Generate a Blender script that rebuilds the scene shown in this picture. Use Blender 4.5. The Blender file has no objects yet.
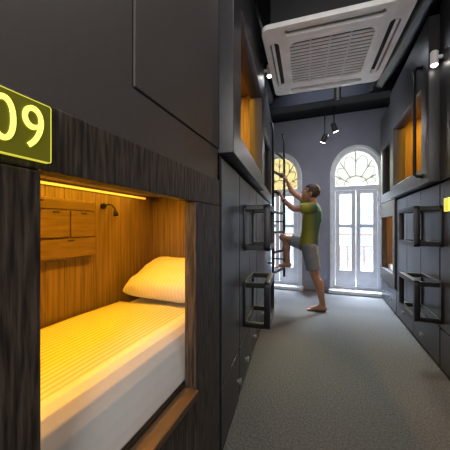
import bpy, bmesh, math, random
from mathutils import Vector, Matrix, noise, Euler
random.seed(4)
S = bpy.context.scene
C = S.collection
PI = math.pi
R = math.radians

# ------------------------------------------------------------------ materials
def mat(name, col, rough=0.5, metal=0.0, emit=None, estr=0.0, col2=None, scale=(8,8,8), detail=4, bump=0.0, lo=0.35, hi=0.65, spec=0.5, rot=(0,0,0)):
    m = bpy.data.materials.new(name); m.use_nodes = True
    nt = m.node_tree; b = nt.nodes['Principled BSDF']
    b.inputs['Roughness'].default_value = rough
    b.inputs['Metallic'].default_value = metal
    b.inputs['Specular IOR Level'].default_value = spec
    b.inputs['Base Color'].default_value = (*col, 1)
    if emit:
        b.inputs['Emission Color'].default_value = (*emit, 1)
        b.inputs['Emission Strength'].default_value = estr
    if col2 is None:
        col2 = tuple(c*0.86 for c in col)
    tc = nt.nodes.new('ShaderNodeTexCoord'); mp = nt.nodes.new('ShaderNodeMapping')
    mp.inputs['Scale'].default_value = scale
    mp.inputs['Rotation'].default_value = rot
    nz = nt.nodes.new('ShaderNodeTexNoise'); nz.inputs['Scale'].default_value = 1.0
    nz.inputs['Detail'].default_value = detail
    rp = nt.nodes.new('ShaderNodeValToRGB')
    rp.color_ramp.elements[0].position = lo; rp.color_ramp.elements[1].position = hi
    rp.color_ramp.elements[0].color = (*col, 1); rp.color_ramp.elements[1].color = (*col2, 1)
    L = nt.links.new
    L(tc.outputs['Object'], mp.inputs['Vector']); L(mp.outputs['Vector'], nz.inputs['Vector'])
    L(nz.outputs['Fac'], rp.inputs['Fac']); L(rp.outputs['Color'], b.inputs['Base Color'])
    if bump > 0:
        bp = nt.nodes.new('ShaderNodeBump'); bp.inputs['Strength'].default_value = bump
        bp.inputs['Distance'].default_value = 0.01
        L(nz.outputs['Fac'], bp.inputs['Height']); L(bp.outputs['Normal'], b.inputs['Normal'])
    return m

CHAR = mat('charcoal_laminate', (.080,.069,.065), .5, col2=(.086,.075,.071), scale=(60,60,60))
CHAR2 = mat('charcoal_laminate_cool', (.034,.033,.037), .4, col2=(.042,.041,.045), scale=(40,40,20))
BURNT = mat('burnt_dark_wood', (.015,.011,.008), .55, col2=(.130,.096,.074), scale=(100,100,9), detail=9, bump=.3, lo=.38, hi=.80)
SEAM = mat('black_gap', (.006,.006,.006), .8)
WOOD = mat('pod_oak', (.27,.185,.118), .5, col2=(.14,.093,.058), scale=(95,95,3), detail=6, bump=.03)
WOODH = mat('pod_oak_front', (.22,.15,.097), .5, col2=(.15,.10,.063), scale=(90,8,80), detail=6, bump=.03)
LEDGE = mat('ledge_walnut', (.13,.078,.04), .5, col2=(.08,.047,.025), scale=(40,4,40), detail=6, bump=.06)
BLACK = mat('black_metal', (.008,.008,.009), .4, .2)
KNOB = mat('brushed_knob', (.45,.45,.45), .3, .7)
WHITE = mat('white_plastic', (.93,.93,.93), .4)
DARKSLOT = mat('dark_slot', (.014,.014,.016), .6)
GRILLE = mat('grille_plastic', (.80,.80,.80), .45)
FRAMEW = mat('white_painted_timber', (.74,.78,.85), .45)
BACKLIT = mat('backlit_bar_grey', (.14,.135,.125), .5)  # white tracery bars; their backlit shade is put into this dark grey
PLASTER = mat('blue_grey_plaster', (.27,.285,.365), .85, col2=(.235,.25,.33), scale=(3,3,3), bump=.05)
CEILM = mat('black_ceiling_paint', (.005,.006,.008), .9, spec=.15)
BEAMM = mat('dark_navy_beam', (.005,.006,.010), .7, spec=.15)
DUCT = mat('black_duct_foam', (.014,.015,.018), .4, scale=(30,30,30), bump=.2, spec=.5)
LED = mat('warm_led', (1,.7,.2), .5, emit=(1,.52,.05), estr=1.0)
LENS = mat('lamp_lens', (1,1,.95), .4, emit=(1,.95,.88), estr=14)
SIGNP = mat('lit_acrylic_plate', (.09,.085,.010), .3, emit=(.22,.21,.012), estr=.30)
SIGND = mat('lit_digit', (.8,.8,.2), .4, emit=(1,.97,.16), estr=1.25)
SIGNE = mat('lit_edge', (.6,.6,.1), .4, emit=(.80,.76,.06), estr=.75)
PILLOW = mat('white_cotton', (.87,.86,.83), .9, scale=(20,20,20), bump=.1, col2=(.84,.83,.79))
SHEET = mat('white_sheet_cotton', (.93,.92,.89), .9, scale=(20,20,20), bump=.06, col2=(.91,.90,.86))
SKIN = mat('skin', (.42,.22,.135), .55, col2=(.36,.18,.11), scale=(14,14,14))
HAIR = mat('dark_brown_hair', (.018,.012,.009), .6, col2=(.05,.032,.022), scale=(90,90,90))
SHORTS = mat('grey_blue_cotton', (.22,.25,.30), .85, col2=(.17,.195,.24), scale=(14,14,14), bump=.2)
EYEW = mat('eye_white', (.8,.8,.78), .3)
IRIS = mat('iris_brown', (.02,.012,.008), .2)
LIPS = mat('lips', (.33,.13,.10), .5)
FACADE = mat('cream_facade', (.76,.77,.78), .8)
SHUT = mat('facade_shutter', (.42,.46,.53), .7)
RAIL = mat('brown_balcony_rail', (.18,.09,.07), .5)
SLAB = mat('balcony_tile', (.60,.58,.56), .7)
STEP = mat('white_stone_sill', (.66,.68,.74), .6)

def shirt():
    m = bpy.data.materials.new('teal_green_jersey'); m.use_nodes = True
    nt = m.node_tree; b = nt.nodes['Principled BSDF']; b.inputs['Roughness'].default_value = .85
    tc = nt.nodes.new('ShaderNodeTexCoord'); sp = nt.nodes.new('ShaderNodeSeparateXYZ')
    mr = nt.nodes.new('ShaderNodeMapRange'); mr.inputs[1].default_value = -.10; mr.inputs[2].default_value = .10
    rp = nt.nodes.new('ShaderNodeValToRGB')
    rp.color_ramp.elements[0].position = .20; rp.color_ramp.elements[1].position = .64
    rp.color_ramp.elements[0].color = (.27,.28,.035,1); rp.color_ramp.elements[1].color = (.045,.108,.080,1)
    L = nt.links.new
    L(tc.outputs['Object'], sp.inputs[0]); L(sp.outputs['X'], mr.inputs[0]); L(mr.outputs[0], rp.inputs['Fac']); L(rp.outputs['Color'], b.inputs['Base Color'])
    return m
SHIRT = shirt()

def glass(name, tint, gl=.05):
    m = bpy.data.materials.new(name); m.use_nodes = True
    nt = m.node_tree; nt.nodes.clear()
    o = nt.nodes.new('ShaderNodeOutputMaterial'); mx = nt.nodes.new('ShaderNodeMixShader')
    t = nt.nodes.new('ShaderNodeBsdfTransparent'); t.inputs[0].default_value = (*tint,1)
    g = nt.nodes.new('ShaderNodeBsdfGlossy'); g.inputs['Roughness'].default_value = .05
    mx.inputs[0].default_value = gl
    nt.links.new(t.outputs[0], mx.inputs[1]); nt.links.new(g.outputs[0], mx.inputs[2]); nt.links.new(mx.outputs[0], o.inputs[0])
    return m
GLASS = glass('clear_glass', (.92,.96,1))
GLASSY = glass('pale_fanlight_glass', (.78,.77,.66))
GLASSA = glass('pale_amber_fanlight_glass', (.72,.62,.38))

CARPET = mat('grey_loop_carpet', (.050,.047,.047), .95, col2=(.150,.142,.140), scale=(95,95,1), detail=8, bump=.5, lo=.30, hi=.72)

def stripe_linen(c1=(.73,.70,.64)):
    m = bpy.data.materials.new('satin_stripe_linen'); m.use_nodes = True
    nt = m.node_tree; b = nt.nodes['Principled BSDF']; b.inputs['Roughness'].default_value = .7
    tc = nt.nodes.new('ShaderNodeTexCoord'); sp = nt.nodes.new('ShaderNodeSeparateXYZ')
    mu = nt.nodes.new('ShaderNodeMath'); mu.operation = 'MULTIPLY'; mu.inputs[1].default_value = 2*PI/0.021
    sn = nt.nodes.new('ShaderNodeMath'); sn.operation = 'SINE'
    mr = nt.nodes.new('ShaderNodeMapRange'); mr.inputs[1].default_value = -1; mr.inputs[2].default_value = 1
    rp = nt.nodes.new('ShaderNodeValToRGB')
    rp.color_ramp.elements[0].position = .35; rp.color_ramp.elements[1].position = .65
    rp.color_ramp.elements[0].color = (*c1,1); rp.color_ramp.elements[1].color = (.86,.84,.80,1)
    L = nt.links.new
    L(tc.outputs['Object'], sp.inputs[0]); L(sp.outputs['X'], mu.inputs[0])
    L(mu.outputs[0], sn.inputs[0]); L(sn.outputs[0], mr.inputs[0])
    L(mr.outputs[0], rp.inputs['Fac']); L(rp.outputs['Color'], b.inputs['Base Color'])
    return m
LINEN = stripe_linen((.66,.63,.56))
LINENP = stripe_linen((.78,.76,.71))

# ------------------------------------------------------------------ helpers
def link(o, parent=None):
    C.objects.link(o)
    if parent is not None: o.parent = parent
    return o
def tag(o, label=None, cat=None, group=None, kind=None):
    if label: o['label'] = label
    if cat: o['category'] = cat
    if group: o['group'] = group
    if kind: o['kind'] = kind
    return o
def empty(name, loc, rz=0, **k):
    o = bpy.data.objects.new(name, None); o.empty_display_size = .1
    link(o); o.location = loc; o.rotation_euler = (0,0,rz)
    return tag(o, **k)
def obj(name, bm, m, parent=None, smooth=False, bevel=0, seg=2):
    me = bpy.data.meshes.new(name)
    bmesh.ops.recalc_face_normals(bm, faces=bm.faces)
    bm.to_mesh(me); bm.free()
    me.materials.append(m)
    if smooth:
        for p in me.polygons: p.use_smooth = True
    o = bpy.data.objects.new(name, me); link(o, parent)
    if bevel:
        md = o.modifiers.new('bevel','BEVEL'); md.width = bevel; md.segments = seg; md.limit_method = 'ANGLE'
    return o
def B(): return bmesh.new()
def box(bm, x0,x1,y0,y1,z0,z1):
    v = [bm.verts.new((x,y,z)) for x in (x0,x1) for y in (y0,y1) for z in (z0,z1)]
    for f in ((0,1,3,2),(4,6,7,5),(0,4,5,1),(2,3,7,6),(0,2,6,4),(1,5,7,3)):
        bm.faces.new([v[i] for i in f])
    return bm
def tube(bm, pts, r, seg=10):
    pts = [Vector(p) for p in pts]
    rings = []
    for i,p in enumerate(pts):
        if i == 0: d = pts[1]-p
        elif i == len(pts)-1: d = p-pts[i-1]
        else: d = (pts[i+1]-p).normalized()+(p-pts[i-1]).normalized()
        d.normalize()
        a = Vector((0,0,1)) if abs(d.z) < .9 else Vector((0,1,0))
        u = d.cross(a).normalized(); w = d.cross(u).normalized()
        rr = r[i] if isinstance(r,(list,tuple)) else r
        rings.append([bm.verts.new(p+u*math.cos(2*PI*k/seg)*rr+w*math.sin(2*PI*k/seg)*rr) for k in range(seg)])
    for a,b in zip(rings, rings[1:]):
        for k in range(seg): bm.faces.new((a[k],a[(k+1)%seg],b[(k+1)%seg],b[k]))
    bm.faces.new(rings[0]); bm.faces.new(rings[-1])
    return bm
MX = Matrix(((0,0,1,0),(1,0,0,0),(0,1,0,0),(0,0,0,1)))     # 2D (a,b) -> (y,z), thickness along x
MY = Matrix(((1,0,0,0),(0,0,-1,0),(0,1,0,0),(0,0,0,1)))    # 2D (a,b) -> (x,z), thickness along -y
MZ = Matrix.Identity(4)
def prism(loops, depth, M, off=(0,0,0)):
    cu = bpy.data.curves.new('tmp','CURVE'); cu.dimensions = '2D'; cu.fill_mode = 'BOTH'; cu.extrude = depth/2
    for lp in loops:
        s = cu.splines.new('POLY'); s.points.add(len(lp)-1)
        for p,q in zip(s.points, lp): p.co = (q[0],q[1],0,1)
        s.use_cyclic_u = True
    o = bpy.data.objects.new('tmp', cu); C.objects.link(o)
    dg = bpy.context.evaluated_depsgraph_get(); dg.update()
    me = bpy.data.meshes.new_from_object(o.evaluated_get(dg))
    bpy.data.objects.remove(o); bpy.data.curves.remove(cu)
    bm = B(); bm.from_mesh(me); bpy.data.meshes.remove(me)
    bmesh.ops.remove_doubles(bm, verts=bm.verts, dist=1e-5)
    bm.transform(Matrix.Translation(off) @ M)
    return bm
def text_bm(txt, size, depth, M, off, sx=1, fat=0.0):
    cu = bpy.data.curves.new('tmp','FONT'); cu.body = txt; cu.size = size; cu.extrude = depth/2
    cu.align_x = 'CENTER'; cu.align_y = 'CENTER'; cu.space_character = 1.1; cu.offset = fat
    o = bpy.data.objects.new('tmp', cu); C.objects.link(o)
    dg = bpy.context.evaluated_depsgraph_get(); dg.update()
    me = bpy.data.meshes.new_from_object(o.evaluated_get(dg))
    bpy.data.objects.remove(o); bpy.data.curves.remove(cu)
    bm = B(); bm.from_mesh(me); bpy.data.meshes.remove(me)
    bm.transform(Matrix.Translation(off) @ M @ Matrix.Diagonal((sx,1,1,1)))
    return bm
def rect(a0,a1,b0,b1): return [(a0,b0),(a1,b0),(a1,b1),(a0,b1)]
def rrect(a0,a1,b0,b1,r,n=6):
    out = []
    for cx,cy,s in ((a1-r,b0+r,-90),(a1-r,b1-r,0),(a0+r,b1-r,90),(a0+r,b0+r,180)):
        for k in range(n+1):
            t = R(s+90*k/n); out.append((cx+r*math.cos(t), cy+r*math.sin(t)))
    return out
def arch(a0,a1,b0,spring,rise,n=28):
    c = (a0+a1)/2; w = (a1-a0)/2
    out = [(a0,b0),(a1,b0)]
    for k in range(n+1):
        t = PI*k/n; out.append((c+w*math.cos(t), spring+rise*math.sin(t)))
    return out
def area(name, loc, rot, sx, sy, watt, col):
    l = bpy.data.lights.new(name,'AREA'); l.shape = 'RECTANGLE'; l.size = sx; l.size_y = sy; l.energy = watt; l.color = col
    o = bpy.data.objects.new(name,l); C.objects.link(o); o.location = loc; o.rotation_euler = rot; return o
def point(name, loc, watt, col, r=.03):
    l = bpy.data.lights.new(name,'POINT'); l.energy = watt; l.color = col; l.shadow_soft_size = r
    o = bpy.data.objects.new(name,l); C.objects.link(o); o.location = loc; return o

# ------------------------------------------------------------------ camera
TH = 20.85
cam = bpy.data.cameras.new('camera'); cam.sensor_width = 36; cam.lens = 20.8; cam.shift_y = .0044; cam.clip_start = .02
co = bpy.data.objects.new('camera', cam); C.objects.link(co)
co.location = (0,0,1.1); co.rotation_euler = (PI/2,0,R(TH)); S.camera = co

# ------------------------------------------------------------------ room shell
YB = 4.82
tag(obj('floor', box(B(), -1.7,1.7,-2,YB,-.06,0), CARPET), 'grey loop pile carpet along the corridor','floor',kind='structure')
tag(obj('ceiling', box(B(), -1.7,1.7,-2,YB,3.02,3.1), CEILM), 'black painted ceiling above the corridor','ceiling',kind='structure')
tag(obj('wall_left', box(B(), -1.8,-1.7,-2,YB,-.06,3.1), PLASTER), 'wall behind the left row of pods','wall',kind='structure')
tag(obj('wall_right', box(B(), 1.7,1.8,-2,YB,-.06,3.1), PLASTER), 'wall behind the right row of pods','wall',kind='structure')
tag(obj('wall_back', box(B(), -1.8,1.8,-2.1,-2,-.06,3.1), PLASTER), 'wall behind the camera','wall',kind='structure')
W1 = (-1.14,-.40); W2 = (.13,.87); Z0 = .05; SPR = 1.98; RISE = .44
fw = prism([rect(-1.8,1.8,-.06,3.1), arch(*W1,Z0,SPR,RISE), arch(*W2,Z0,SPR,RISE)], .22, MY, (0,YB+.11,0))
tag(obj('wall_front', fw, PLASTER), 'blue grey plastered end wall with two arched openings','wall',kind='structure')
tag(obj('trim_1', box(B(), -1.7,1.7,3.66,3.86,2.76,3.015), BEAMM, bevel=.006), 'dark navy ceiling beam crossing the corridor','beam',kind='structure')
for i,(a,b) in enumerate(((-1.7,W1[0]-.03),(W1[1]+.03,W2[0]-.03))):
    tag(obj('baseboard_front', box(B(), a,b,YB-.015,YB-.001,.001,.09), PLASTER, bevel=.004), ['baseboard left of the hidden window','baseboard between the two arched windows'][i],'baseboard',kind='structure')

def arched_window(n, W, label, fan):
    a0,a1 = W; c = (a0+a1)/2; w = (a1-a0)/2
    root = empty('window_%d'%n, (c,YB+.06,Z0), label=label, cat='window', kind='structure')
    T = 1.76-Z0     # transom height (local)
    sp = SPR-Z0; f = .05
    obj('window_frame', prism([arch(-w,w,0,sp,RISE), arch(-w+f,w-f,f,sp,RISE-f)], .09, MY), FRAMEW, root, bevel=.004)
    obj('casing', prism([arch(-w-.035,w+.035,-.0,sp,RISE+.04), arch(-w+.002,w-.002,-.02+.03,sp,RISE-.002)], .03, MY, (0,-.078,0)), FRAMEW, root, bevel=.006)
    obj('transom', box(B(), -w+.03,w-.03,-.04,.04,T-.035,T+.035), FRAMEW, root, bevel=.005)
    iw = w-f
    base = T+.035; H = sp+RISE-f-base
    tb = B()
    q = .0085
    # fan of bars with rings and scallops between the bars
    hs = sp-base          # the arch springs this far above the transom
    def edge(t, k=1.0):
        dx,dz = math.cos(t), math.sin(t)
        lo_,hi_ = 0.0, 2.0
        for _ in range(30):
            m_ = (lo_+hi_)/2; x,z = dx*m_, dz*m_
            inside = abs(x) < iw and (z < hs or (x/iw)**2+((z-hs)/(RISE-f))**2 < 1)
            if inside: lo_ = m_
            else: hi_ = m_
        return Vector((dx*lo_*k, 0, base+dz*lo_*k))
    cen = Vector((0,0,base)); N = 6
    def ringpt(t,k): return cen+(edge(t)-cen)*k
    for k in range(1,N):
        t = PI*k/N; tube(tb, [ringpt(t,.30), ringpt(t,1.0)], q, 6)
    rr_ = .30*H*.98
    tube(tb, [Vector((min(rr_*1.05,iw)*math.cos(PI*k/24),0,base+rr_*math.sin(PI*k/24))) for k in range(25)], q, 6)
    for k in range(N):
        t0,t1 = PI*k/N, PI*(k+1)/N
        pts = []
        for j in range(9):
            s_ = j/8; pts.append(ringpt(t0+(t1-t0)*s_, .70+.22*math.sin(PI*s_)))
        tube(tb, pts, q*.8, 6)
    obj('fanlight_tracery', tb, BACKLIT, root)
    obj('fanlight_pane', prism([arch(-iw+.002,iw-.002,base,sp,RISE-f-.002)], .006, MY, (0,.02,0)), fan, root)
    for s in (-1,1):
        x0,x1 = (-iw+.004,-.004) if s<0 else (.004,iw-.004)
        st = .066
        lf = obj('door_leaf', prism([rect(x0,x1,f+.005,T-.04), rect(x0+st,x1-st,.32,1.04), rect(x0+st,x1-st,1.10,T-.10)], .04, MY), FRAMEW, root, bevel=.004)
        obj('pane', box(B(), x0+st-.005,x1-st+.005,-.004,.004,.31,T-.09), GLASS, lf)
        obj('handle', tube(B(), [(s*.035,-.022,.92),(s*.035,-.055,.92),(s*.035,-.055,1.02),(s*.035,-.022,1.02)], .007, 8), KNOB, lf)
    obj('sill', box(B(), -w-.06,w+.06,-.26,-.07,-.045,.012), STEP, root, bevel=.008)
arched_window(1, W1, 'left arched white french window with amber fanlight, half hidden by pods', GLASSA)
arched_window(2, W2, 'right arched white french window with pale curved fanlight', GLASSY)

# outside
tag(obj('balcony_slab', box(B(), -2.2,2.2,YB+.22,YB+1.25,-.2,-.02), SLAB), 'pale tiled balcony floor outside the windows','balcony',kind='structure')
rr = empty('balcony_railing', (0,YB+1.0,-.02), label='brown balcony railing with upright balusters seen through the windows', cat='railing')
obj('top_rail', box(B(), -2.1,2.1,-.03,.03,.95,1.0), RAIL, rr, bevel=.006)
obj('middle_rail', box(B(), -2.1,2.1,-.02,.02,.72,.75), RAIL, rr, bevel=.004)
obj('bottom_rail', box(B(), -2.1,2.1,-.02,.02,.1,.14), RAIL, rr, bevel=.004)
for k in range(29):
    x = -2.08+k*.1486
    obj('baluster', tube(B(), [(x,0,0 if k%7==0 else .13),(x,0,.3),(x,0,.45),(x,0,.73 if k%7 else .96)], [.012,.012,.019,.012] if k%7 else [.022]*4, 8), RAIL, rr)
fb = empty('facade_building', (0,10.5,0), label='pale building across the street seen through the arched windows', cat='building')
obj('wall', box(B(), -9,9,0,.4,-4,4.2), FACADE, fb)
obj('cornice', box(B(), -9,9,-.25,0,2.9,3.15), FACADE, fb, bevel=.03)
for x in (-6,-3.6,-1.2,1.2,3.6,6):
    wn = obj('window', box(B(), x-.5,x+.5,-.06,0,-.2,2.0), FRAMEW, fb, bevel=.01)
    sh = B()
    for s in (-1,1):
        for k in range(18): box(sh, x+(s*.24)-.2, x+(s*.24)+.2, -.10,-.065, -.1+k*.11, -.1+k*.11+.075)
    obj('shutter', sh, SHUT, wn)

# ------------------------------------------------------------------ pod 09 (near left)
FX = -.456
OY1 = .886
pod = empty('sleeping_pod', (FX,0,0), label='near sleeping pod with burnt dark wood frame and yellow lit bed, below the 09 sign', cat='sleeping pod')
def pb(name, x0,x1,y0,y1,z0,z1, m, par=pod, bev=.004): return obj(name, box(B(), x0-FX,x1-FX,y0,y1,z0,z1), m, par, bevel=bev)
PN = -.55
FZ = 1.198
pb('fascia', FX-.05,FX,PN,1.13,FZ,1.318, BURNT)
pb('jamb', FX-.05,FX,PN,.307,.0,FZ-.001, BURNT)
pb('jamb', FX-.05,FX,OY1+.001,1.13,.0,FZ-.001, BURNT)
pb('base_panel', FX-.04,FX-.004,.308,OY1,.0,.455, BURNT)
pb('ledge', FX-.05,FX+.014,.308,OY1,.456,.482, LEDGE)
bk = B()
y = PN
while y < 1.5-.01:
    box(bk, -1.13-FX,-1.10-FX, y+.001, min(y+.086,1.5), .45, 1.30); y += .087
box(bk, -1.14-FX,-1.128-FX, PN,1.5,.45,1.30)
obj('back_panel', bk, WOOD, pod)
ek = B(); x = -1.098
while x < -.53:
    box(ek, x+.001-FX, min(x+.086,-.52)-FX, 1.492,1.512,.45,1.30); x += .087
obj('end_panel', ek, WOOD, pod)
pb('end_panel', -1.10,-.51,PN,PN+.02,.45,1.30, WOOD)
pb('ceiling_panel', -1.14,-.507,PN,1.51,1.301,1.316, WOOD)
pb('bed_platform', -1.12,-.535,PN,1.51,.40,.460, WOODH)
obj('led_strip', box(B(), -1.098-FX,-1.086-FX,-.3,1.40,1.280,1.290), LED, pod)
st = obj('storage_panel', box(B(), -1.098-FX,-1.066-FX,.42,.985,.955,1.225), WOOD, pod, bevel=.003)
for (y0,y1,z0,z1) in ((.43,.975,1.178,1.217),(.43,.70,1.055,1.172),(.707,.835,1.055,1.172),(.842,.975,1.055,1.172),(.43,.70,.963,1.048),(.707,.975,.963,1.048)):
    dd = obj('compartment_door', box(B(), -1.0655-FX,-1.056-FX,y0,y1,z0,z1), WOODH, st, bevel=.002)
    obj('finger_pull', box(B(), -1.0559-FX,-1.053-FX,(y0+y1)/2-.014,(y0+y1)/2+.014,z1-.012,z1-.006), BLACK, dd)
rl = empty('reading_lamp', (-1.098,1.06,1.210), label='small black gooseneck reading lamp on the wooden back wall inside the near pod', cat='lamp')
k_ = .8
obj('wall_plate', tube(B(), [(0,0,0),(.010,0,0)], .016, 16), BLACK, rl)
obj('gooseneck', tube(B(), [(k_*a_,k_*b__,k_*c_) for a_,b__,c_ in ((.012,0,0),(.04,.005,.012),(.065,.012,.008),(.08,.02,-.012),(.082,.025,-.03))], .0045, 8), BLACK, rl, smooth=True)
lh = obj('lamp_head', tube(B(), [(k_*.082,k_*.025,-k_*.026),(k_*.082,k_*.027,-k_*.042),(k_*.082,k_*.031,-k_*.066)], [.006,.011,.014], 14), BLACK, rl, smooth=True)
obj('lens', tube(B(), [(k_*.082,k_*.0311,-k_*.0665),(k_*.082,k_*.0313,-k_*.069)], .011, 14), GRILLE, lh)

# bed
DZ = -.02
mt = obj('mattress', box(B(), -1.085,-.575,-.52,1.488,.462,.680+DZ), PILLOW, bevel=.025, seg=4)
tag(mt, 'white mattress on the platform of the near pod, under the striped cover', 'mattress')
def duvet(name, prof, y0, y1, ny, amp, seed, m, sideamp=.8, thick=.012):
    bm = B(); rows = []
    P = []
    for (a,b) in zip(prof, prof[1:]):
        for k in range(8): P.append((a[0]+(b[0]-a[0])*k/8, a[1]+(b[1]-a[1])*k/8))
    P.append(prof[-1])
    for j in range(ny+1):
        yy = y0+(y1-y0)*j/ny; row = []
        for i,(x,z) in enumerate(P):
            n = noise.noise(Vector((x*5+3, yy*3.2, z*5)))*amp + noise.noise(Vector((x*16, yy*9+3, z*9)))*amp*.35
            side = min(max((.70-z)/.05,0),1)
            row.append(bm.verts.new((x+n*sideamp*side, yy, z+DZ+n*(1-side))))
        rows.append(row)
    for a,b in zip(rows,rows[1:]):
        for i in range(len(P)-1): bm.faces.new((a[i],a[i+1],b[i+1],b[i]))
    o = obj(name, bm, m, None, smooth=True)
    md = o.modifiers.new('solid','SOLIDIFY'); md.thickness = thick; md.offset = 0
    return o
dv = duvet('bed_cover', [(-1.08,.700),(-.90,.704),(-.76,.705),(-.68,.705),(-.63,.704),(-.588,.700)], -.5, 1.16, 70, .006, 3, LINEN, thick=.006)
tag(dv, 'white satin striped bed cover glowing yellow on the near bed', 'bed cover')
bs = duvet('bed_sheet', [(-.612,.713),(-.590,.711),(-.570,.700),(-.552,.676),(-.538,.640),(-.528,.597),(-.521,.555),(-.517,.515)], -.5, 1.16, 60, .006, 3, SHEET, sideamp=.6, thick=.005)
tag(bs, 'plain cream white sheet folded as a band over the front edge of the near bed', 'bed sheet')
def pillow(name, sx, sy, sz, loc, rot, label, m=None, seed=0):
    bm = B(); n = 30; g = {}
    for side in (1,-1):
        for i in range(n+1):
            for j in range(n+1):
                u = math.sin((-1+2*i/n)*PI/2); v = math.sin((-1+2*j/n)*PI/2)
                edge = i in (0,n) or j in (0,n)
                if side < 0 and edge: g[(side,i,j)] = g[(1,i,j)]; continue
                t = ((1-abs(u)**5)*(1-abs(v)**5))**.38
                w = noise.noise(Vector((u*2.2+seed,v*2.2,side*3)))*.010+noise.noise(Vector((u*6+seed,v*6,side*3)))*.005
                g[(side,i,j)] = bm.verts.new((u*sx/2, v*sy/2, side*t*sz/2+w*t))
        for i in range(n):
            for j in range(n):
                f = [g[(side,i,j)],g[(side,i+1,j)],g[(side,i+1,j+1)],g[(side,i,j+1)]]
                bm.faces.new(f if side>0 else f[::-1])
    o = obj(name, bm, m or PILLOW, None, smooth=True)
    o.location = loc; o.rotation_euler = rot
    return tag(o, label, 'pillow')
pillow('pillow', .52,.34,.135, (-.79,1.31,.806), (R(22),0,0), 'plump white pillow lit yellow at the head of the near bed', LINENP, seed=2)

# 09 sign
sg = empty('room_number_sign', (FX+.001,.262,1.2585), label='glowing yellow green number plate reading 09 on the near dark wood frame', cat='sign')
obj('plate', prism([rrect(-.052,.052,-.048,.048,.003)], .008, MX, (.008,0,0)), SIGNP, sg)
obj('lit_border', prism([rrect(-.0528,.0528,-.0488,.0488,.004), rrect(-.0515,.0515,-.0475,.0475,.003)], .0088, MX, (.0082,0,0)), SIGNE, sg)
obj('digits', text_bm('09', .099, .003, MX, (.0135,.001,.000), .78, -.0005), SIGND, sg)

# upper cladding above pod 09
CX = FX-.014
a = empty('cladding_panel', (CX,0,1.32), label='large smooth charcoal wall panel above the 09 sign, nearest on the left', cat='wall panel')
obj('panel', prism([[(-1.9,0),(1.14,0),(1.14,.148),(.553,.148),(.553,1.5),(-1.9,1.5)]], .03, MX, (-.015,0,0)), CHAR, a, bevel=.003)
b_ = empty('cladding_panel', (CX,.556,1.4715), label='upright charcoal wall panel between the large near panel and the left orange lit upper pod', cat='wall panel')
obj('panel', box(B(), -.03,.004,0,.584,0,1.35), CHAR, b_, bevel=.003)
u = empty('lower_panel', (CX,-1.9,0), label='charcoal panel beside the near pod, behind the camera', cat='wall panel')
obj('panel', box(B(), -.03,0,0,1.34,0,1.315), CHAR, u, bevel=.003)

# ------------------------------------------------------------------ far-left run (turned a little)
A6 = R(6.2)
LX, LY = FX, 1.152
def Lpt(s, o=0, z=0):
    return (LX - s*math.sin(A6) + o*math.cos(A6), LY + s*math.cos(A6) + o*math.sin(A6), z)

def knob(parent, x, y, z):
    bm = tube(B(), [(x,y,z),(x+.012,y,z),(x+.013,y,z),(x+.026,y,z)], [.008,.008,.017,.018], 14)
    return obj('knob', bm, KNOB, parent)
def cabinet(label, loc, rz, ln, depth, fronts, ztop=1.44, m=CHAR2):
    r = empty('locker_cabinet', loc, rz, label=label, cat='cabinet')
    obj('body', box(B(), -depth,-.0175 if depth>.03 else -.006,.0,ln-.004,.0,ztop), SEAM, r)
    for nm,y0,y1,z0,z1,kn in fronts:
        d = obj(nm, box(B(), -.017 if depth>.03 else -.0055,0,y0,y1,z0,z1), m, r, bevel=.0025)
        if kn: knob(d, 0, kn[0], kn[1])
    return r
def pod_front(label, loc, rz, ln, z0, z1, oy0, oy1, oz0, oz1, depth, proud, fm, lit, zc=None):
    r = empty('sleeping_pod', loc, rz, label=label, cat='sleeping pod')
    t = .05
    zc = zc or z1
    obj('surround', prism([rect(0,ln-.004,z0,z1), rect(oy0,oy1,oz0,oz1)], t+proud, MX, ((proud-t)/2,0,0)), fm, r, bevel=.004)
    q = .001
    obj('back_panel', box(B(), -depth,-depth+.02,q,ln-.006,z0+.03,zc-.03), WOOD, r)
    for ya in (q, ln-.026): obj('end_panel', box(B(), -depth+.021,-t-.001,ya,ya+.02,z0+.03,zc-.03), WOOD, r)
    obj('ceiling_panel', box(B(), -depth,-t-.001,q,ln-.006,zc-.029,zc-.01), WOOD, r)
    obj('bed_platform', box(B(), -depth,-t-.001,q,ln-.006,z0+.002,z0+.029), WOODH, r)
    if lit: obj('led_strip', box(B(), -depth+.022,-depth+.034,.06,ln-.06,zc-.055,zc-.04), LED, r)
    return r

cabinet('tall charcoal locker front right beside the near wood pod frame', Lpt(0), A6, .43, .012,
        [('door',.004,.424,.335,1.43,None), ('drawer',.004,.424,.03,.325,(.36,.16))])
cabinet('charcoal locker cabinet behind the left black step frames', Lpt(.435), A6, .80, .45,
        [('door',.004,.396,.335,1.43,None),('door',.402,.792,.335,1.43,None),('drawer',.004,.396,.03,.325,(.2,.16)),('drawer',.402,.792,.03,.325,(.6,.16))])
cabinet('charcoal locker cabinet at the far end of the left row behind the ladder', Lpt(1.24), A6, 1.64, .45,
        [('door',.004,.54,.335,1.43,None),('door',.546,1.09,.335,1.43,None),('door',1.096,1.632,.335,1.43,None),('drawer',.004,.81,.03,.325,(.4,.16)),('drawer',.816,1.632,.03,.325,(1.2,.16))])
pod_front('left upper sleeping pod with orange lit interior in a thick dark frame', Lpt(0,-.006), A6, 1.36, 1.452,2.74, .18,1.18,1.58,2.28, .62, .065, CHAR2, True, 2.42)
pod_front('far left upper sleeping pod above the ladder, dark inside', Lpt(1.365,-.006), A6, 1.515, 1.452,2.74, .14,1.38,1.58,2.25, .62, .02, CHAR2, False, 2.42)

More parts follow.
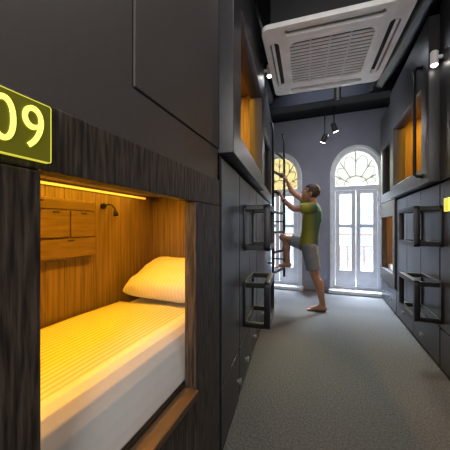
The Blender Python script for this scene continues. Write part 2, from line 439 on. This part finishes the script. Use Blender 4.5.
def step_frame(loc, rz, label, ln=.42, h=.32, pr=.18):
    r = empty('step_frame', loc, rz, label=label, cat='step', group='black box frame steps on the pod fronts')
    w = .039; rc = .03
    obj('front_frame', prism([rrect(0,ln,0,h,rc), rrect(w,ln-w,w,h-w,.012)], w, MX, (pr-w/2,0,0)), BLACK, r, bevel=.005)
    obj('wall_frame', prism([rrect(0,ln,0,h,rc), rrect(w,ln-w,w,h-w,.012)], .012, MX, (.0075,0,0)), BLACK, r, bevel=.003)
    g = .006
    for yy in (g,ln-w-g+.004):
        for zz in (g,h-w-g+.004):
            obj('arm', box(B(), .0142,pr-w-.0005,yy,yy+w-.004,zz,zz+w-.004), BLACK, r, bevel=.005)
    return r
step_frame(Lpt(.56,0,.935), A6, 'upper of the two black box frame steps on the left lockers', ln=.43)
step_frame(Lpt(.56,0,.405), A6, 'lower of the two black box frame steps on the left lockers', ln=.43)

# ladder (stands a little askew to the pod fronts, near stringer closer to the wall)
AL = A6-R(15)
off = .142
lo = Lpt(2.58); LDX,LDY = lo[0],lo[1]
ld = empty('ladder', (LDX,LDY,0), AL, label='black metal ladder on the far left pods, gripped by the climbing man', cat='ladder')
for s in (-1,1):
    obj('stringer', tube(B(), [(off,s*.25,.36),(off,s*.25,2.38),(off-.012,s*.25,2.46),(off-.026,s*.25,2.49)], .018, 10), BLACK, ld, smooth=True)
    x0 = .074 if s < 0 else -.056
    for z in (.62,1.18):
        obj('bracket', box(B(), x0,off-.016,s*.25-.01,s*.25+.01,z-.01,z+.01), BLACK, ld)
RZ = [.49,.76,1.03,1.30,1.57,1.84,2.11]
for z in RZ:
    obj('rung', tube(B(), [(off,-.24,z),(off,.24,z)], .0195, 10), BLACK, ld)

# ------------------------------------------------------------------ right run
RX = .83
def Rp(y, o=0, z=0): return (RX-o, y, z)
pod_front('right upper sleeping pod with orange lit interior in a thick dark frame', Rp(3.72), PI, 1.27, 1.452,2.74, .16,1.10,1.58,2.25, .62, .07, CHAR2, True, 2.42)
pod_front('far right upper sleeping pod beside the arched window, dark inside', Rp(4.6), PI, .875, 1.452,2.74, .12,.76,1.58,2.25, .62, .012, CHAR2, False, 2.42)
pod_front('far right lower sleeping pod with brown wood surround beside the window', Rp(4.6), PI, .875, .335,1.44, .10,.77,.50,1.24, .62, .02, BURNT, True)
c1 = empty('cladding_panel', Rp(2.445), PI, label='charcoal wall panel at the right edge, above the small yellow plate', cat='wall panel')
obj('panel', box(B(), -.03,0,0,3.4,1.452,2.80), CHAR2, c1, bevel=.003)
cabinet('charcoal drawer base under the far right wood framed pod', Rp(4.6), PI, .875, .5, [('drawer',.004,.434,.03,.325,(.22,.16)),('drawer',.440,.867,.03,.325,(.65,.16))], .33)
cabinet('charcoal locker cabinet behind the right black step frames', Rp(3.72), PI, 1.27, .5,
        [('door',.004,.42,.335,1.43,None),('door',.426,.84,.335,1.43,None),('door',.846,1.262,.335,1.43,None),('drawer',.004,.63,.03,.325,(.35,.16)),('drawer',.636,1.262,.03,.325,(.92,.14))])
cabinet('charcoal locker cabinet cut by the right edge of the photo', Rp(2.445), PI, 3.4, .5,
        [('door',.004,1.2,.335,1.43,None),('door',1.206,3.39,.335,1.43,None),('drawer',.004,1.2,.03,.325,(.8,.16)),('drawer',1.206,3.39,.03,.325,(2.3,.16))])
step_frame(Rp(2.86,0,.945), PI, 'upper of the two black box frame steps on the right lockers', ln=.47)
step_frame(Rp(2.86,0,.365), PI, 'lower of the two black box frame steps on the right lockers', ln=.47)
gr = empty('grab_rail', Rp(2.60,.071,1.50), PI, label='upright black grab rail on the frame of the right orange lit upper pod', cat='rail')
obj('bar', tube(B(), [(.002,0,.02),(.035,0,.02),(.05,0,.04),(.05,0,.90),(.035,0,.92),(.002,0,.92)], .014, 10), BLACK, gr, smooth=True)
for z in (.02,.92): obj('flange', tube(B(), [(.0005,0,z),(.006,0,z)], .024, 14), BLACK, gr)
s2 = empty('room_number_sign', Rp(2.30,.001,1.26), PI, label='small glowing yellow plate on the right lockers by the photo edge', cat='sign')
obj('plate', prism([rrect(-.038,.038,-.045,.045,.003)], .008, MX, (.006,0,0)), SIGNE, s2)
obj('lit_border', prism([rrect(-.0405,.0405,-.0475,.0475,.004), rrect(-.0375,.0375,-.0445,.0445,.003)], .010, MX, (.0065,0,0)), SIGND, s2)
m2 = tag(obj('mattress', box(B(), .90,1.42,3.76,4.56,.372,.55), PILLOW, bevel=.03, seg=3), 'white mattress inside the far right lower pod', 'mattress')

def wall_spot(loc, rz, label):
    r = empty('wall_light', loc, rz, label=label, cat='lamp')
    obj('mount', tube(B(), [(0,0,0),(.03,0,0)], .014, 12), WHITE, r)
    c = obj('can', tube(B(), [(.05,0,-.055),(.05,0,.04),(.05,0,.05)], [.026,.026,.018], 18), WHITE, r, smooth=False)
    obj('lens', tube(B(), [(.05,0,-.0555),(.05,0,-.066)], [.022,.016], 18), LENS, c)
wall_spot(Rp(2.40,.001,2.38), PI, 'small white can light on the right charcoal panel')
wall_spot(Lpt(1.32,.061,2.60), A6, 'small white can light on the left upper pod frame')

# ------------------------------------------------------------------ ceiling things
ac = empty('air_conditioner', (.03,2.30,2.475), R(3.5), label='white square ceiling cassette air conditioner hanging above the corridor', cat='air conditioner')
h = .475
slots = [rrect(-.32,.32,.368,.435,.032), rrect(-.32,.32,-.435,-.368,.032), rrect(.368,.435,-.32,.32,.032), rrect(-.435,-.368,-.32,.32,.032)]
obj('face_panel', prism([rrect(-h,h,-h,h,.05), rrect(-.315,.315,-.315,.315,.08)]+slots, .035, MZ, (0,0,.0175)), WHITE, ac, bevel=.009, seg=3)
obj('housing', box(B(), -.42,.42,-.42,.42,.042,.31), DARKSLOT, ac, bevel=.01)
obj('slot_backing', box(B(), -.45,.45,-.45,.45,.0355,.0415), DARKSLOT, ac)
gb = B()
for k in range(15):
    y = -.287+k*.041
    box(gb, -.308,.308,y-.0105,y+.0105,.006,.014)
for x in (-.14,0,.14): box(gb, x-.006,x+.006,-.308,.308,.010,.022)
obj('grille', gb, GRILLE, ac)
gf = obj('grille_frame', prism([rrect(-.322,.322,-.322,.322,.08), rrect(-.292,.292,-.292,.292,.065)], .012, MZ, (0,0,.004)), WHITE, ac, bevel=.003)
for (cx,cy,lx,ly) in ((0,.413,.30,.011),(0,-.413,.30,.011),(.413,0,.011,.30),(-.413,0,.011,.30)):
    obj('louver', box(B(), cx-lx,cx+lx,cy-ly,cy+ly,.010,.016), WHITE, ac, bevel=.002)
for sx in (-1,1):
    for sy in (-1,1):
        obj('hanger_rod', tube(B(), [(sx*.38,sy*.38,.311),(sx*.38,sy*.38,.54)], .006, 8), BLACK, ac)

def duct(label, pts, r, rib=False):
    if rib:
        P = []; rad = []
        for a,b in zip(pts,pts[1:]):
            a = Vector(a); b = Vector(b); m = max(2,int((b-a).length/.025))
            for k in range(m): P.append(a.lerp(b,k/m)); rad.append(r*(1 if k%2 else .92))
        P.append(Vector(pts[-1])); rad.append(r)
        bm = tube(B(), P, rad, 18)
    else: bm = tube(B(), pts, r, 14)
    return tag(obj('ceiling_duct', bm, DUCT, smooth=True), label, 'duct')
duct('ribbed black duct running along the ceiling left of the air conditioner', [(-.70,.5,2.88),(-.70,2.2,2.88),(-.74,3.64,2.88)], .085, True)
duct('ribbed black duct along the ceiling right of the air conditioner', [(.80,.6,2.9),(.78,2.2,2.89),(.72,3.0,2.88),(.64,3.64,2.88)], .09, True)
duct('thin black pipe along the ceiling beside the left duct', [(-.53,.5,2.95),(-.55,3.64,2.95)], .028)
duct('thin black pipe between the air conditioner and the right duct', [(.60,1.0,2.80),(.60,2.0,2.80),(.54,3.64,2.80)], .025)
duct('black pipe crossing the ceiling between the air conditioner and the beam', [(-.58,3.2,2.86),(.50,3.25,2.86)], .03)
duct('ribbed black hose curving down to the far side of the air conditioner', [(.10,2.74,2.67),(.12,2.95,2.72),(.14,3.10,2.77),(.16,3.64,2.78)], .045, True)

def pendant_spot(x, y, zt, zb, ang, label):
    r = empty('spotlight', (x,y,zt), label=label, cat='spotlight')
    obj('stem', tube(B(), [(0,0,0),(0,0,zb-zt)], .009, 8), BLACK, r)
    a = R(ang); d = Vector((math.sin(a),.25,-math.cos(a))).normalized(); p = Vector((0,0,zb-zt))
    hd = obj('lamp_head', tube(B(), [p-d*.06,p-d*.045,p+d*.07], [.02,.036,.042], 16), BLACK, r)
    obj('lens', tube(B(), [p+d*.0705,p+d*.073], .033, 16), LENS, hd)
    obj('canopy', tube(B(), [(0,0,-.001),(0,0,-.03)], .03, 14), BLACK, r)
pendant_spot(.01,3.92,3.018,2.36,-25,'black pendant spotlight hanging lower behind the beam')
pendant_spot(.13,3.94,3.018,2.50,20,'black pendant spotlight hanging higher behind the beam, nearer the right window')

# ------------------------------------------------------------------ the man
PR = Vector((-.13,3.72,0))
man = empty('person', PR, label='man in teal and yellow green t-shirt climbing the black ladder on the left', cat='person')
def ball(bm, c, r, rot=None):
    if not isinstance(r,(tuple,list)): r = (r,r,r)
    M = Matrix.Translation(Vector(c)-PR) @ (rot.to_4x4() if rot else Matrix.Identity(4)) @ Matrix.Diagonal((*r,1))
    bmesh.ops.create_icosphere(bm, subdivisions=3, radius=1, matrix=M)
def limb(bm, pts, rad, capend=True, capstart=True, seg=16):
    P = [Vector(p)-PR for p in pts]
    tube(bm, P, list(rad), seg)
    for i,(p,r) in enumerate(zip(pts,rad)):
        if (i == 0 and not capstart) or (i == len(pts)-1 and not capend): continue
        ball(bm, p, r)
def remesh(name, bm, m, vox, sm=4, parent=man):
    me = bpy.data.meshes.new('t'); bmesh.ops.recalc_face_normals(bm, faces=bm.faces); bm.to_mesh(me); bm.free()
    o = bpy.data.objects.new('t', me); C.objects.link(o)
    r = o.modifiers.new('r','REMESH'); r.mode = 'VOXEL'; r.voxel_size = vox
    s = o.modifiers.new('s','SMOOTH'); s.factor = .5; s.iterations = sm
    dg = bpy.context.evaluated_depsgraph_get(); dg.update()
    out = bpy.data.meshes.new_from_object(o.evaluated_get(dg)); out.name = name
    bpy.data.objects.remove(o)
    for p in out.polygons: p.use_smooth = True
    out.materials.clear(); out.materials.append(m)
    return link(bpy.data.objects.new(name, out), parent)

ax = -.015    # standing ankle x: the leg slants back from the hip
hipL=(-.185,3.635,.825); kneL=(-.115,3.625,.46); ankL=(ax,3.625,.088)
hipR=(-.205,3.805,.84); kneR=(-.55,3.80,.950); ankR=(-.485,3.80,.590)
shL=(-.142,3.545,1.348); elL=(-.370,3.495,1.335)
shR=(-.162,3.885,1.403); elR=(-.395,3.900,1.575)
cx0 = LDX + off*math.cos(AL); cy0 = LDY + off*math.sin(AL)
def rungpt(yy): return cx0 - (yy-cy0)*math.tan(AL)
gL=(rungpt(3.60),3.60,1.574); gR=(rungpt(3.83),3.83,1.844)
wrL=(gL[0]+.088,3.585,1.475); wrR=(gR[0]+.084,3.845,1.738)
hc = Vector((-.178,3.715,1.558)); tl = R(22)
fwd = Vector((-math.cos(tl),-.10,math.sin(tl))).normalized(); lef = Vector((0.1,-1,0)); lef = (lef-fwd*lef.dot(fwd)).normalized(); up = lef.cross(fwd)*-1
if up.z < 0: up = -up
HR = Matrix((fwd,lef,up)).transposed()
def H(f,l,u_): return hc+fwd*f+lef*l+up*u_
bm = B()
ball(bm,(-.195,3.72,.88),(.105,.155,.115)); ball(bm,(-.175,3.72,1.04),(.098,.14,.13)); ball(bm,(-.150,3.72,1.23),(.112,.165,.165))
limb(bm,[(-.137,3.60,1.353),(-.147,3.84,1.378)],[.065,.065])
limb(bm,[(-.133,3.72,1.353),(-.158,3.718,1.492)],[.062,.052])
limb(bm,[hipL,(-.150,3.63,.65),kneL,(-.062,3.625,.33),ankL],[.088,.074,.054,.052,.036])
limb(bm,[hipR,(-.370,3.80,.900),kneR,(-.512,3.80,.80),ankR],[.088,.076,.056,.052,.036])
ball(bm,(-.050,3.625,.33),(.05,.048,.10)); ball(bm,(-.495,3.80,.80),(.05,.048,.10))
limb(bm,[(ax+.02,3.625,.04),(ax-.075,3.62,.036),(ax-.15,3.615,.022)],[.038,.036,.024]); limb(bm,[ankL,(ax-.065,3.62,.04)],[.036,.034])
for k in range(5): limb(bm,[(ax-.15,3.585+k*.017,.018),(ax-.187+abs(k-1)*.004+ (k>2)*.008,3.58+k*.018,.013)],[.012,.011])
limb(bm,[(-.465,3.80,.557),(-.545,3.795,.553),(-.600,3.79,.539)],[.036,.034,.024]); limb(bm,[ankR,(-.525,3.797,.562)],[.036,.034])
for k in range(5): limb(bm,[(-.600,3.765+k*.015,.530),(-.645,3.76+k*.016,.524)],[.012,.011])
limb(bm,[shL,(-.258,3.520,1.342),elL,(-.420,3.518,1.376),wrL],[.056,.048,.038,.038,.026])
limb(bm,[shR,(-.280,3.893,1.492),elR,(-.446,3.888,1.63),wrR],[.056,.048,.038,.038,.026])
def hand(bm, g, w, thumb):
    gx,gy,gz = g
    for k,(o,ln) in enumerate(((-.031,.86),(-.0105,1.0),(.0105,.97),(.031,.8))):
        o *= thumb
        kn = (gx+.041, gy+o, gz+.004)
        limb(bm,[(w[0]-.004,w[1]+o*.45,w[2]+.012),kn],[.018,.0125],seg=10)
        limb(bm,[kn,(gx+.016,gy+o,gz+.035*ln),(gx-.016,gy+o,gz+.031),(gx-.031*ln,gy+o,gz+.002),(gx-.025,gy+o*.96,gz-.018*ln)],[.0115,.0095,.009,.0085,.0075],seg=10)
    t = -.040*thumb
    limb(bm,[(w[0]-.012,w[1]+t*.4,w[2]+.03),(gx+.041,gy+t,gz-.038),(gx+.010,gy+t*1.02,gz-.034),(gx-.014,gy+t*.75,gz-.028)],[.017,.0125,.0105,.009],seg=10)
hand(bm,gL,wrL,-1); hand(bm,gR,wrR,1)
ball(bm,H(-.012,0,.030),(.098,.076,.098),HR); ball(bm,H(.022,0,-.045),(.068,.060,.078),HR); ball(bm,H(.062,0,-.098),(.026,.028,.022),HR)
limb(bm,[H(.086,0,.016),H(.106,0,-.022)],[.010,.014]); ball(bm,H(.092,0,-.028),(.014,.019,.010),HR)
limb(bm,[H(.080,-.03,.026),H(.080,.03,.026)],[.012,.012])
for s in (-1,1):
    ball(bm,H(-.008,s*.078,-.008),(.022,.011,.034),HR)
limb(bm,[H(.078,-.018,-.066),H(.086,0,-.066),H(.078,.018,-.066)],[.008,.010,.008])
remesh('body', bm, SKIN, .0058, 4)
for s in (-1,1):
    bm = B(); ball(bm,H(.073,s*.030,.008),.0125); e = obj('eye', bm, EYEW, man, smooth=True)
    bm = B(); ball(bm,H(.0825,s*.0305,.010),.0055); obj('iris', bm, IRIS, e, smooth=True)
    bm = B(); limb(bm,[H(.090,s*.014,.030),H(.086,s*.032,.036),H(.072,s*.048,.030)],[.004,.005,.003],seg=8); obj('eyebrow', bm, HAIR, man, smooth=True)
bm = B(); limb(bm,[H(.082,-.020,-.066),H(.0935,0,-.065),H(.082,.020,-.066)],[.004,.006,.004],seg=8); obj('lips', bm, LIPS, man, smooth=True)
bm = B()
bmesh.ops.create_icosphere(bm, subdivisions=5, radius=1)
for v in bm.verts:
    c = v.co.copy(); n = 1+.05*noise.noise(c*5)+.03*noise.noise(c*13)
    v.co = Vector((c.x*.107*n-.016, c.y*.086*n, c.z*.106*n+.034))
def ishair(p):
    f,l,z = p
    line = .062 if f > .035 else (.0 if f > .0 else (-.02 if f > -.03 else -.062))
    return z > line
bmesh.ops.delete(bm, geom=[f for f in bm.faces if not ishair(f.calc_center_median())], context='FACES')
for v in bm.verts: v.co = H(*v.co)-PR
ho = obj('hair', bm, HAIR, man, smooth=True)
md = ho.modifiers.new('s','SOLIDIFY'); md.thickness = .012; md.offset = -1
bm = B()
def ellring(bm, secs, seg=28):
    rings = []
    for (cx,cy,cz,ra,rb) in secs:
        rings.append([bm.verts.new(Vector((cx+ra*math.cos(2*PI*k/seg), cy+rb*math.sin(2*PI*k/seg), cz))-PR) for k in range(seg)])
    for a,b in zip(rings,rings[1:]):
        for k in range(seg): bm.faces.new((a[k],a[(k+1)%seg],b[(k+1)%seg],b[k]))
    bm.faces.new(rings[0]); bm.faces.new(rings[-1])
ellring(bm,[(-.195,3.72,.845,.130,.178),(-.188,3.72,.93,.124,.170),(-.172,3.72,1.05,.117,.158),(-.153,3.72,1.20,.130,.180),(-.143,3.72,1.30,.122,.185),(-.139,3.72,1.363,.095,.16),(-.141,3.72,1.408,.072,.085),(-.143,3.72,1.423,.066,.070)])
limb(bm,[(-.142,3.60,1.348),shL,(-.240,3.523,1.343),(-.284,3.515,1.341)],[.078,.074,.066,.066],capend=False)
limb(bm,[(-.147,3.84,1.373),shR,(-.254,3.890,1.472),(-.288,3.893,1.497)],[.078,.074,.066,.066],capend=False)
remesh('t_shirt', bm, SHIRT, .0075, 2)
bm = B()
ellring(bm,[(-.195,3.72,.80,.122,.172),(-.195,3.72,.86,.122,.172),(-.189,3.72,.93,.112,.160)])
limb(bm,[hipL,(-.155,3.63,.68),(-.130,3.628,.535)],[.105,.098,.092],capend=False)
limb(bm,[hipR,(-.345,3.805,.892),(-.440,3.802,.920)],[.105,.096,.086],capend=False)
remesh('shorts', bm, SHORTS, .0075, 2)
wa = Vector(wrL)-PR; wb = (Vector((-.420,3.518,1.376))-PR); dd = (wb-wa).normalized()
obj('watch', tube(B(), [wa+dd*.03, wa+dd*.052], [.031,.032], 18), BLACK, man)

# ------------------------------------------------------------------ lights
w = bpy.data.worlds.new('world'); S.world = w; w.use_nodes = True
bg = w.node_tree.nodes['Background']; bg.inputs[0].default_value = (.86,.93,1,1); bg.inputs[1].default_value = 3.2
area('daylight_area', (.2,YB+1.5,3.4), (R(-50),0,0), 3.0,1.2, 3600, (.80,.89,1))
area('room_fill_behind', (.20,-1.4,1.65), (R(92),0,R(4)), 1.0,1.2, 36, (1,.95,.92))  # added fill behind the camera, stands for the rest of the room's lights
area('corridor_fill', (.25,.7,2.95), (0,0,0), .8,.8, 10, (1,.95,.93))  # unseen overhead fill added to lift the near corridor
area('end_wall_fill', (.0,3.35,2.98), (R(22),0,0), .9,.2, 15, (.82,.88,1))  # added fill to brighten the end wall, no fixture here
area('pod_led_area', (-.76,.45,1.297), (0,R(0),0), .03,1.7, 11, (1,.42,.006))
area('pod_back_led', (-1.045,.45,1.297), (0,R(-6),0), .03,1.7, 3.2, (1,.47,.02))
area('pod_upper_left_led', Lpt(.68,-.40,2.385), (0,0,A6), .05,1.1, 20, (1,.48,.03))
area('pod_upper_right_led', Rp(3.08,-.40,2.385), (0,0,0), .05,1.0, 20, (1,.48,.03))
area('pod_lower_right_led', Rp(4.16,-.42,1.40), (0,0,0), .05,.6, 5, (1,.50,.06))
for nm,p in (('spot_a',(-.05,4.0,2.26)),('spot_b',(.17,4.0,2.40))): point(nm, p, 3.5, (1,.96,.94), .03)
S.view_settings.view_transform = 'Standard'
